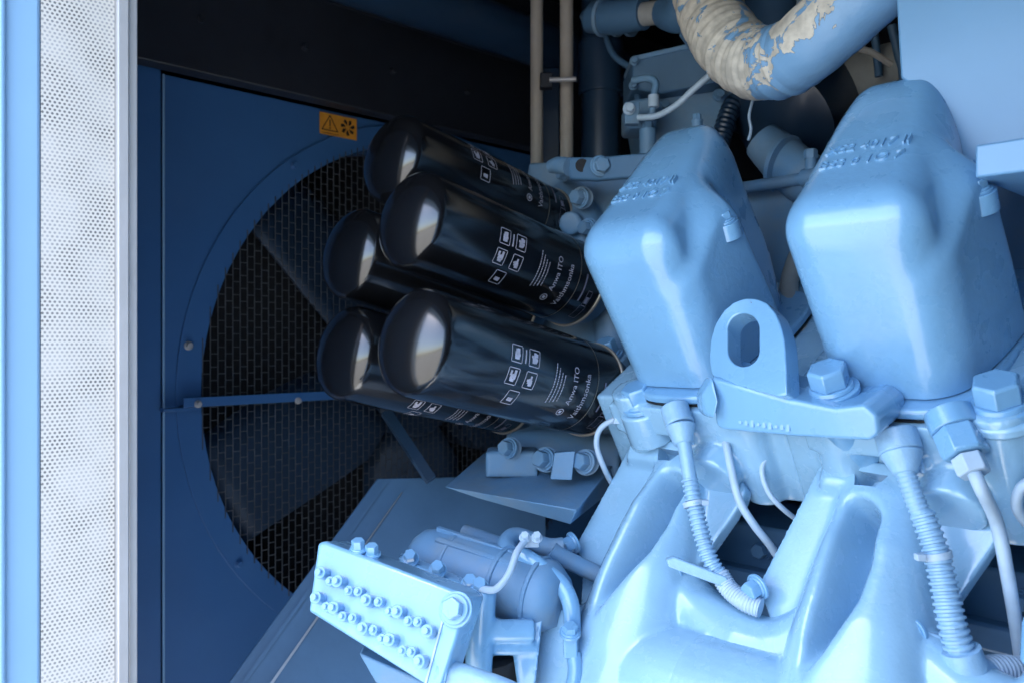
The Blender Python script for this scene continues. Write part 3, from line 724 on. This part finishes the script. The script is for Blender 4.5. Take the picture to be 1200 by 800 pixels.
b = MB(); b.prism([P(1052, 735, 0.775), P(1062, 731, 0.775), P(1114, 748, 0.76), P(1114, 758, 0.76), P(1056, 742, 0.77)], F * 0.008); b.build('clip', 'cond', t, bevel=0.0015)
def cable(pts, r, label, m='cable', name='sensor_cable', seg=12):
    return tag(MB().tube([P(*p) for p in pts], r, seg).build(name, m), label, 'cable')
t = thing('cable_tie', P(815, 590, 0.95), 'pale cable tie around the thinner ribbed conduit', 'cable tie')
MB().cyl(P(812, 587, 0.952), P(813.5, 593, 0.950), 0.0122).build('band', 'cable', t); MB().obox(P(826, 588, 0.945), RT, 0.004, F, 0.004, UP, 0.003).build('tie_head', 'cable', t, bevel=0.0006)
t = thing('cable_tie', P(1098, 652, 0.77), 'pale cable tie around the thicker ribbed conduit', 'cable tie')
MB().cyl(P(1096, 646, 0.770), P(1098, 654, 0.769), 0.0142).build('band', 'cable', t); MB().obox(P(1078, 652, 0.760), RT, 0.004, F, 0.004, UP, 0.003).build('tie_head', 'cable', t, bevel=0.0006)
t = thing('cable_gland', P(1130, 520, 0.80), 'large hexagonal cable gland with white cable on the right cylinder head', 'cable gland')
a1 = (P(1143, 556, 0.750) - P(1122, 508, 0.775)).normalized()
b = MB().cyl(P(1120, 504, 0.775) - a1 * 0.02, P(1120, 504, 0.775), 0.0225, seg=30); b.hexhead(P(1120, 504, 0.775), a1, 0.037, 0.027, 0.2, 0.08); b.build('gland_body', 'paint', t, bevel=0.001)
q1 = P(1120, 504, 0.775) + a1 * 0.028
MB().hexhead(q1, a1, 0.026, 0.018, 0.1, 0.15).build('gland_nut', 'cable', t, bevel=0.001)
q2 = q1 + a1 * 0.012
MB().tube([q2, q2 + a1 * 0.02, P(1168, 612, 0.76), P(1181, 675, 0.76), P(1192, 740, 0.78), P(1200, 800, 0.8)], 0.0062, 14).build('cable', 'cable', t)
cable([(849, 508, 0.99), (856, 545, 0.97), (866, 585, 0.955), (884, 615, 0.95), (905, 642, 0.96), (935, 690, 0.99)], 0.0048, 'pale cable hanging in the gap left of the right manifold')
cable([(932, 522, 0.96), (905, 528, 0.965), (893, 548, 0.965), (900, 575, 0.96), (918, 596, 0.96), (950, 620, 0.99)], 0.0032, 'thin looping cable beside the right manifold top')
cable([(727, 488, 1.10), (705, 500, 1.11), (699, 520, 1.11), (708, 548, 1.11), (722, 575, 1.15)], 0.0038, 'thin looped cable at the lower front filter end')
cable([(1215, 560, 0.74), (1196, 572, 0.75), (1192, 595, 0.76), (1206, 615, 0.77)], 0.005, 'short curved cable at the right edge of the photo')
b = MB().obox(P(728, 489, 1.095), RT, 0.009, F, 0.006, (UP + RT * .3).normalized(), 0.008); tag(b.build('cable_clip', 'cable', bevel=0.001), 'small square pale clip holding the looped cable', 'clip')
cable([(884, 112, 1.18), (878, 135, 1.18), (880, 152, 1.18), (877, 165, 1.18)], 0.0022, 'thin white wire hanging from the wrapped pipe')

# ------------------------------------------------------------------ wrapped pipe
t = thing('wrapped_pipe', P(900, 80, 1.1), 'U-bend pipe in cream cloth with peeling blue paint above the rocker covers', 'pipe')
pts = [P(820, -90, 1.28), P(826, -10, 1.22), P(846, 40, 1.16), (P(880, 72, 1.10)), P(922, 70, 1.04), P(968, 34, 0.98), P(1030, -24, 0.93), P(1110, -100, 0.88)]
path = []
for i in range(len(pts) - 1):
    p0, p1, p2_, p3 = pts[max(i - 1, 0)], pts[i], pts[i + 1], pts[min(i + 2, len(pts) - 1)]
    for k in range(22):
        s_ = k / 22; path.append(0.5 * ((2 * p1) + (p2_ - p0) * s_ + (2 * p0 - 5 * p1 + 4 * p2_ - p3) * s_ * s_ + (3 * p1 - p0 - 3 * p2_ + p3) * s_ ** 3))
rnd = random.Random(5); rr = []; wv = 0
for i in range(len(path)):
    f = i / len(path); wv = 0.0011 * math.sin(i * 0.72 + 2 * math.sin(i * .21)) + 0.0009 * math.sin(i * 1.9 + 1) if f < 0.62 else 0.0004 * math.sin(i * 0.5)
    rr.append(0.0475 + wv - 0.003 * f)
b = MB(); b.sweep(path, rr, 48)
o = b.build('wrapping', 'wrap', t, angle=80)
at = o.data.attributes.new('peel', 'FLOAT', 'POINT'); loc = wloc(t); vals = []
for v_ in o.data.vertices:
    wp = v_.co + loc; d = wp.dot(F); u = 600 + 960 * wp.dot(RT) / d; vv = 400 - 960 * wp.z / d
    x = (wp - P(900, 60, 1.08)).dot(RT); z = (wp - P(900, 60, 1.08)).z
    vals.append(0.57 - 5.2 * max(0, x - 0.6 * z - 0.01) - 3.0 * max(0, -z - 0.035))
at.data.foreach_set('value', vals)
wp_obj = t

# ------------------------------------------------------------------ overhead cabinet
t = thing('overhead_cabinet', (1.15, -0.1, 0.16), 'flat blue overhead cabinet filling the top right corner', 'cabinet')
MB().prism([V((0.90, y, z)) for y, z in ((-0.7, 0.1785), (0.288, 0.1785), (0.303, 0.225), (0.324, 0.255), (0.350, 0.280), (0.386, 0.95), (-0.7, 0.95))], V((0.3, 0, 0))).build('box', 'cabinet', t, bevel=0.003)
MB().box(0.815, 1.2, -0.7, 0.251, 0.148, 0.1775).build('bottom_flange', 'cabinet', t, bevel=0.002)

# ------------------------------------------------------------------ back pipes
def vpipe(u, d, r, v0, v1, label, m, name='vertical_pipe', cat='pipe'):
    return tag(MB().cyl(P(u, v0, d), P(u, v1, d), r, seg=24).build(name, m), label, cat)
t = vpipe(629, 1.62, 0.0125, -120, 330, 'left one of two cream vertical pipes at the back', 'cream', 'cream_pipe')
t = vpipe(664, 1.60, 0.0130, -120, 330, 'right one of two cream vertical pipes at the back', 'cream', 'cream_pipe')
tag(MB().obox(P(645, 160, 1.72), RT, 0.018, F, 0.01, UP, 0.14).build('backing_rail', 'navy', bevel=0.002), 'narrow blue rail between the two cream pipes', 'rail')
t = thing('pipe_clamp', P(646, 95, 1.58), 'black pipe clamp with bolt joining the two cream pipes', 'clamp')
MB().obox(P(640, 96, 1.575), RT, 0.012, F, 0.012, UP, 0.014).build('clamp_block', 'dark', t, bevel=0.002)
MB().cyl(P(644, 94, 1.555), P(675, 93, 1.55), 0.0045).build('clamp_bolt', 'galv', t)
t = thing('riser_pipe', P(704, 200, 1.68), 'wide dark blue riser pipe with collar behind the engine', 'pipe')
MB().cyl(P(704, -100, 1.68), P(704, 260, 1.68), 0.040, seg=32).build('pipe', 'navy', t)
MB().cyl(P(704, 50, 1.68), P(704, 112, 1.68), 0.046, seg=32).build('collar', 'navy', t, bevel=0.003)
t = thing('hose_coupling', P(735, 20, 1.5), 'blue hose coupling with clamps at the top beside the wrapped pipe', 'coupling')
MB().tube([P(688, 12, 1.5), P(694, 20, 1.5), P(720, 21, 1.47), P(755, 16, 1.43)], [0.018, 0.029, 0.030, 0.028], 24, smooth=False).build('hose', 'deep', t, angle=60)
b = MB()
for u in (704, 722, 738): b.cyl(P(u, 21, 1.487), P(u + 4, 21, 1.483), 0.033)
b.build('clamp_band', 'dust', t)
MB().cyl(P(754, 17, 1.43), P(778, 14, 1.40), 0.020).build('brass_nipple', 'tan', t)
MB().tube([P(780, 14, 1.40), P(800, 14, 1.36), P(812, -30, 1.34)], [0.028, 0.032, 0.03], 20).build('elbow', 'deep', t)
t = thing('control_box', P(800, 120, 1.42), 'dull blue metal box with slanted lid below the hose coupling', 'box')
MB().prism([P(741, 70, 1.44), P(838, 48, 1.38), P(866, 72, 1.36), P(862, 92, 1.36), P(775, 110, 1.42), P(741, 104, 1.44)], F * 0.12).build('box', 'deep', t, bevel=0.003)
MB().prism([P(740, 66, 1.435), P(838, 44, 1.375), P(838, 50, 1.375), P(740, 72, 1.435)], F * 0.10).build('lid', 'dust', t, bevel=0.002)
for u, v in ((743, 72), (742, 101), (823, 73)): MB().bolt(P(u, v, 1.43 if u < 800 else 1.375), -F, 0.010, 0.007).build('box_bolt', 'dust', t)
t = thing('cooler_block', P(800, 190, 1.4), 'large dull blue cast block behind the left rocker cover', 'cooler')
b = MB(); b.prism([P(752, 118, 1.46), P(866, 92, 1.42), P(850, 220, 1.42), P(770, 230, 1.46)], F * 0.2)
b.prism([P(735, 118, 1.40), P(770, 112, 1.38), P(770, 150, 1.38), P(735, 150, 1.40)], F * 0.08); b.build('block', 'dust', t, bevel=0.006)
b = MB().cyl(P(759, 152, 1.36), P(759, 200, 1.36), 0.014); b.bolt(P(759, 154, 1.36), UP, 0.017, 0.01); b.build('stud', 'dust', t)
b = MB().cyl(P(817, 160, 1.22), P(817, 142, 1.22), 0.008); b.bolt(P(817, 143, 1.22), UP, 0.011, 0.008); b.build('stud', 'dust', t)
tag(MB().tube([P(748, 138, 1.33), P(770, 136, 1.31), P(792, 124, 1.29), P(812, 106, 1.27), P(832, 88, 1.25)], 0.0052, 12).build('steel_line', 'cable'), 'thin bent steel line rising to the wrapped pipe', 'pipe')
tag(MB().tube([P(742, 95, 1.37), P(758, 92, 1.35), P(768, 97, 1.34), P(766, 115, 1.34), P(764, 138, 1.34)], 0.006, 12).build('fuel_line', 'dust'), 'small hooked blue line in front of the control box', 'pipe')
t = thing('line_fitting', P(740, 140, 1.35), 'small square fitting with bolts behind the left rocker cover', 'fitting')
MB().obox(P(740, 134, 1.35), RT, 0.012, F, 0.01, UP, 0.018).build('body', 'dust', t, bevel=0.002)
MB().bolt(P(737, 128, 1.338), -F, 0.013, 0.008).build('bolt', 'cable', t)
MB().tube([P(766, 112, 1.335), P(766, 126, 1.335)], 0.009, smooth=False).build('union_nut', 'cable', t)
t = thing('cross_bracket', P(700, 215, 1.3), 'blue bracket with holes above the filter console', 'bracket')
b = MB(); b.prism([P(665, 184, 1.31), P(700, 184, 1.28), P(790, 176, 1.20), P(790, 204, 1.20), P(700, 211, 1.28), P(668, 210, 1.31)], F * 0.02); b.build('bar', 'deep', t, bevel=0.003)
MB().tube([P(644, 196, 1.34), P(654, 194, 1.33), P(668, 196, 1.31)], [0.010, 0.014, 0.015], 14).build('hose_end', 'dust', t)
MB().cyl(P(682, 194, 1.293), P(682, 194, 1.305), 0.0105).build('painted_hole', 'void', t)  # black disc painting the darkness of a hole in the bar
MB().bolt(P(703, 195, 1.275), -F + RT * .2, 0.021, 0.010).build('bar_bolt', 'dust', t, bevel=0.001)
# exhaust-side hardware between and behind the covers
t = thing('exhaust_elbow', P(930, 200, 1.2), 'grey blue pipe stub with collar in the gap between the rocker covers', 'pipe')
MB().tube([P(893, 165, 1.28), P(915, 185, 1.26), P(945, 210, 1.22), P(985, 225, 1.20)], [0.03, 0.036, 0.038, 0.038], 24).build('stub', 'dust', t)
MB().lathe(P(916, 192, 1.25), (P(960, 200, 1.2) - P(905, 186, 1.26)).normalized(), [(0, 0.038), (0.001, 0.044), (0.008, 0.044), (0.009, 0.038)], 32).build('collar', 'dust', t)
t = thing('turbo_housing', P(960, 150, 1.35), 'dark blue conical housing under the wrapped pipe', 'housing')
b = MB(); b.lathe(P(1000, 90, 1.45), (P(890, 165, 1.35) - P(1000, 90, 1.45)).normalized(), [(0, 0.05), (0.05, 0.06), (0.12, 0.085), (0.20, 0.10), (0.23, 0.05)], 36)
b.build('cone', 'navy', t, angle=50)
tag(MB().tube([P(968, 115, 1.42), P(1010, 96, 1.38), P(1060, 85, 1.34)], [0.045, 0.05, 0.052], 28).build('exhaust_duct', 'tan'), 'pale grey lagged exhaust duct behind the nearer rocker cover', 'duct')
t = thing('rear_pipework', P(900, 20, 1.5), 'blue pipes in the top centre behind the wrapped pipe', 'pipe')
MB().tube([P(905, -60, 1.5), P(905, 60, 1.5)], 0.05, smooth=False, seg=28).build('pipe', 'deep', t)
MB().tube([P(938, -60, 1.44), P(938, 30, 1.44)], 0.007, smooth=False).build('thin_pipe', 'cable', t)
t = thing('rear_linkage', P(1030, 70, 1.2), 'dark linkage bars in the gap below the wrapped pipe', 'linkage')
MB().tube([P(1008, 58, 1.2), P(1022, 62, 1.2), P(1045, 76, 1.2)], 0.005, 8).build('bar', 'cream', t)
MB().tube([P(1025, 40, 1.3), P(1030, 90, 1.3)], 0.006, smooth=False).build('rod', 'deep', t); MB().tube([P(1045, 30, 1.3), P(1060, 95, 1.3)], 0.007, smooth=False).build('rod', 'deep', t)
t = thing('fuel_rail', P(880, 200, 1.4), 'thin blue fuel rail with unions running behind the rocker covers', 'pipe')
MB().tube([V((1.12, 0.95, 0.235)), V((1.12, 0.60, 0.235)), V((1.12, 0.32, 0.235)), V((1.12, 0.0, 0.235))], 0.009, 14, smooth=False).build('rail', 'dust', t)
for y in (0.86, 0.74, 0.56, 0.50, 0.44, 0.30):
    b = MB().cyl((1.12, y - 0.012, 0.235), (1.12, y + 0.012, 0.235), 0.0135, seg=20); b.cyl((1.12, y, 0.235), (1.12, y, 0.275), 0.008); b.hexhead((1.12, y, 0.262), UP, 0.017, 0.012, y * 9); b.build('union', 'dust', t)
t = thing('breather_hose', P(880, 150, 1.5), 'dark ribbed breather hose curving behind the left rocker cover', 'hose')
b = MB(); ribbed(b, [P(842, 175, 1.40), P(862, 120, 1.42), P(905, 118, 1.45), P(940, 150, 1.48)], 0.016, 0.009, 0.07); b.build('hose', 'navy', t, angle=60)
for u, v, d in ((778, 124, 1.45), (842, 112, 1.41), (846, 150, 1.41), (790, 165, 1.45)): tag(MB().bolt(P(u, v, d), -F, 0.014, 0.009).build('block_bolt', 'dust'), 'small blue hex bolt on the cast block behind the left rocker cover', 'bolt', 'bolts on the cooler block')
for pts_, r_, lab in (([(700, 0, 1.62), (716, 60, 1.55), (742, 84, 1.5), (748, 120, 1.46)], 0.006, 'thin dark line curving down beside the wide riser pipe'), ([(800, 40, 1.36), (826, 70, 1.33), (846, 60, 1.32), (870, 96, 1.33)], 0.0065, 'short blue line looping under the wrapped pipe')):
    tag(MB().tube([P(*p) for p in pts_], r_, 12).build('fuel_line', 'deep'), lab, 'pipe')
# things seen in the slot between the covers
t = thing('injector_line', P(935, 420, 1.2), 'pale injector line and dark clamp in the slot between rocker covers', 'pipe')
MB().tube([P(955, 250, 1.25), P(925, 330, 1.18), P(938, 380, 1.10), P(950, 440, 1.02)], [0.012, 0.013, 0.014, 0.014], 14).build('line', 'tan', t)
MB().tube([P(918, 400, 1.08), P(940, 420, 1.05), P(955, 400, 1.05)], 0.009, 10).build('clamp', 'dust', t)
tag(MB().tube([P(858, 375, 1.14), P(868, 400, 1.12), P(866, 425, 1.1)], 0.008, 10).build('copper_pipe_end', 'copper'), 'small copper coloured pipe end seen through the lifting eye', 'pipe')

# ------------------------------------------------------------------ junction block lower left
t = thing('junction_block', P(450, 780, 0.9), 'pale blue junction block with two rows of small nipples at lower left', 'junction block')
qd = [P(373, 634, 0.935), P(547, 698, 0.855), P(512, 812, 0.825), P(361, 716, 0.905)]
nj = (qd[1] - qd[0]).cross(qd[3] - qd[0]).normalized()
if nj.dot(F) < 0: nj = -nj
cx_ = (qd[0] + qd[1] + qd[2] + qd[3]) / 4
pl = [onp(u, v, cx_, nj) for u, v in ((372, 636), (379, 633), (545, 696), (549, 703), (514, 812), (361, 716))]
MB().prism(pl, nj * 0.05 + UP * 0.010).build('block_body', 'paint', t, bevel=0.004, seg=3)
MB().prism([onp(u, v, cx_, nj) - nj * 0.0005 for u, v in ((527, 694), (529, 694), (500, 802), (498, 800))], -nj * 0.001).build('face_seam', 'cable', t)
for row, (a, c) in enumerate((((382, 674), (506, 737)), ((377, 703), (497, 772)))):
    offs = (0, .075, .16, .25, .34, .43, .53, .63, .72, .81, .90, 1.0) if row == 0 else (0, .08, .17, .24, .34, .45, .54, .62, .71, .82, .91, 1.0)
    for k, f in enumerate(offs):
        u, v = a[0] + (c[0] - a[0]) * f, a[1] + (c[1] - a[1]) * f + (3 if k % 2 else -2)
        o = onp(u, v, cx_, nj); big = k in (0, 2, 5, 8, 11); r = 0.0068 if big else 0.0054
        b = MB().cyl(o, o - nj * (0.014 if big else 0.010), r); b.cyl(o - nj * (0.014 if big else 0.010), o - nj * (0.019 if big else 0.014), r * 0.55); b.build('nipple', 'paint', t, bevel=0.0006)
o = onp(536, 714, cx_, nj); b = MB().cyl(o, o - nj * 0.006, 0.0185, seg=30); b.cyl(o - nj * 0.006, o - nj * 0.010, 0.0155, seg=30); b.hexhead(o - nj * 0.010, -nj, 0.0200, 0.010, 0.2); b.build('banjo_bolt', 'paint', t, bevel=0.0008)
for u, v in ((420, 640), (436, 646)): MB().bolt(P(u, v + 4, 0.925), UP - F * .3, 0.013, 0.009).build('top_bolt', 'paint', t)
b = MB().prism([P(420, 765, 0.93), P(500, 800, 0.90), P(500, 830, 0.9), P(440, 800, 0.93)], F * 0.05); b.build('under_bracket', 'dust', t, bevel=0.003)
# pump with its pipes
t = thing('fuel_pump', P(600, 760, 1.0), 'dusty blue finned fuel pump body behind the junction block', 'pump')
b = MB(); ax = (P(655, 700, 0.98) - P(495, 645, 1.08))
b.lathe(P(486, 645, 1.09), ax.normalized(), [(0, 0.012), (0.004, 0.024), (0.015, 0.034), (0.03, 0.038), (0.20, 0.044), (0.22, 0.03)], 36)
b.build('body', 'dust', t, angle=60)
axn = ax.normalized(); b = MB()
for k_, w_ in ((0.06, 0.041), (0.135, 0.0445), (0.185, 0.0465)): b.lathe(P(486, 645, 1.09) + axn * k_, axn, [(0, w_ - 0.004), (0.001, w_), (0.006, w_), (0.007, w_ - 0.004)], 36)
for an_ in (0.3, 0.9, 1.5):
    off = (UP * math.sin(an_) - F * math.cos(an_)) * 0.0395; b.obox(P(486, 645, 1.09) + off + axn * 0.10, axn, 0.062, off.normalized(), 0.004, axn.cross(off).normalized(), 0.0035)
b.build('body_ribs', 'dust', t, bevel=0.001)
b = MB(); b.prism([P(466, 652, 1.02), P(556, 690, 0.96), P(568, 697, 0.955), P(566, 704, 0.955), P(545, 700, 0.96), P(470, 668, 1.02)], F * 0.03)
b.cyl(P(566, 690, 0.955), P(558, 830, 0.93), 0.016); b.tube([P(560, 738, 0.945), P(625, 738, 0.955)], 0.013, smooth=False); b.cyl(P(560, 757, 0.95), P(625, 757, 0.96), 0.010)
b.prism([P(612, 690, 0.97), P(640, 686, 0.97), P(628, 800, 0.94), P(610, 830, 0.94), P(600, 760, 0.96)], F * 0.04)
fuse(b.build('mounting_frame', 'paint', t), 0.0024, 4)
for u, v, d in ((481, 655, 1.01), (513, 668, 0.985), (551, 684, 0.96), (562, 688, 0.95), (590, 700, 0.99)): MB().bolt(P(u, v, d), UP * 0.7 - F * 0.7, 0.014, 0.009, rot=u).build('pump_bolt', 'paint', t)
MB().cyl(P(560, 765, 0.985), P(560, 830, 0.985) + F * 0.0, 0.05).build('dark_opening', 'void', t)  # solid black cylinder; the opening's darkness is only its colour
t = thing('drive_disc', P(650, 780, 1.0), 'round blue flange disc split by a thin gap beside the left manifold', 'flange')
dn = (P(640, 740, 0.97) - P(690, 745, 1.02)).normalized()
b = MB(); b.cyl(P(656, 768, 1.03) + dn * 0.012, P(656, 768, 1.03) - dn * 0.03, 0.066, seg=48); b.build('inner_disc', 'cast', t, bevel=0.004)
b = MB(); b.cyl(P(643, 768, 1.005) + dn * 0.022, P(643, 768, 1.005) + dn * 0.003, 0.064, seg=48); b.build('outer_disc', 'cast', t, bevel=0.003)
tag(MB().tube([P(612, 650, 1.0), P(628, 660, 0.99), P(655, 682, 0.98), P(668, 705, 0.97), P(671, 740, 0.97)], 0.0105, 16).build('fuel_pipe', 'paint'), 'thick bent blue pipe curving down left of the manifold', 'pipe')
tag(MB().tube([P(646, 644, 1.05), P(662, 654, 1.05), P(700, 672, 1.05)], 0.0115, 16).build('fuel_pipe', 'dust'), 'short straight blue pipe entering behind the left manifold', 'pipe')
tag(MB().tube([P(545, 622, 1.16), P(600, 642, 1.10), P(618, 650, 1.08)], 0.010, 14).build('fuel_pipe', 'dust'), 'dark narrow blue pipe lying along the pump top', 'pipe')
tag(MB().tube([P(596, 648, 1.02), P(594, 636, 1.04), P(606, 628, 1.06), P(640, 640, 1.06), P(660, 640, 1.06)], 0.012, 14).build('pipe_union', 'dust'), 'hooked blue pipe union above the pump', 'pipe')
cable([(562, 688, 0.94), (580, 690, 0.94), (596, 672, 0.95), (606, 646, 0.97), (616, 632, 0.99)], 0.0042, 'thin pale cable arching over the pump')
t = thing('pipe_clip', P(620, 632, 0.99), 'small clip with two bolts at the top of the arching cable', 'clip')
MB().obox(P(622, 634, 1.0), RT, 0.010, F, 0.006, UP, 0.006).build('strap', 'cable', t, bevel=0.001)
for u in (615, 629): MB().bolt(P(u, 630, 0.99), UP - F, 0.009, 0.006).build('clip_bolt', 'cable', t)
t = thing('drain_pipe', P(545, 800, 0.86), 'bright pale blue pipe end at the bottom beside the junction block', 'pipe')
MB().tube([P(512, 786, 0.85), P(540, 793, 0.85), P(600, 815, 0.84), P(660, 850, .84)], 0.014, 18).build('pipe', 'cond', t)
MB().cyl(P(510, 786, 0.85), P(524, 789, 0.85), 0.0185, seg=20).build('collar', 'paint', t, bevel=0.001)
t = thing('side_fitting', P(668, 770, 0.95), 'small fitting with screw left of the manifold casting', 'fitting')
MB().obox(P(668, 755, 0.95), RT, 0.008, F, 0.01, UP, 0.013).build('body', 'paint', t, bevel=0.002)
MB().bolt(P(668, 742, 0.945), UP - F * .4, 0.016, 0.007).build('cap', 'paint', t)
MB().tube([P(672, 765, 0.95), P(674, 790, 0.94), P(664, 830, 0.93)], 0.009, 12).build('hose', 'paint', t)
# right lower edge: oil pan step and box corner
tag(MB().prism([P(1130, 655, 0.95), P(1230, 672, 0.88), P(1230, 700, 0.88), P(1130, 672, 0.95)], F * 0.1).build('case_ledge', 'dust', bevel=0.004), 'dusty ledge on the crankcase at the right edge', 'ledge')
tag(MB().prism([P(1197, 725, 0.72), P(1240, 700, 0.70), P(1240, 820, 0.70), P(1194, 775, 0.72)], (F + RT * 0.8) * 0.05).build('corner_casting', 'paint', bevel=0.004), 'bright blue casting corner at the bottom right edge', 'casting')

for o in sc.objects:
    if o.parent is None and o.type in ('MESH', 'EMPTY'): o.location.z += ZC
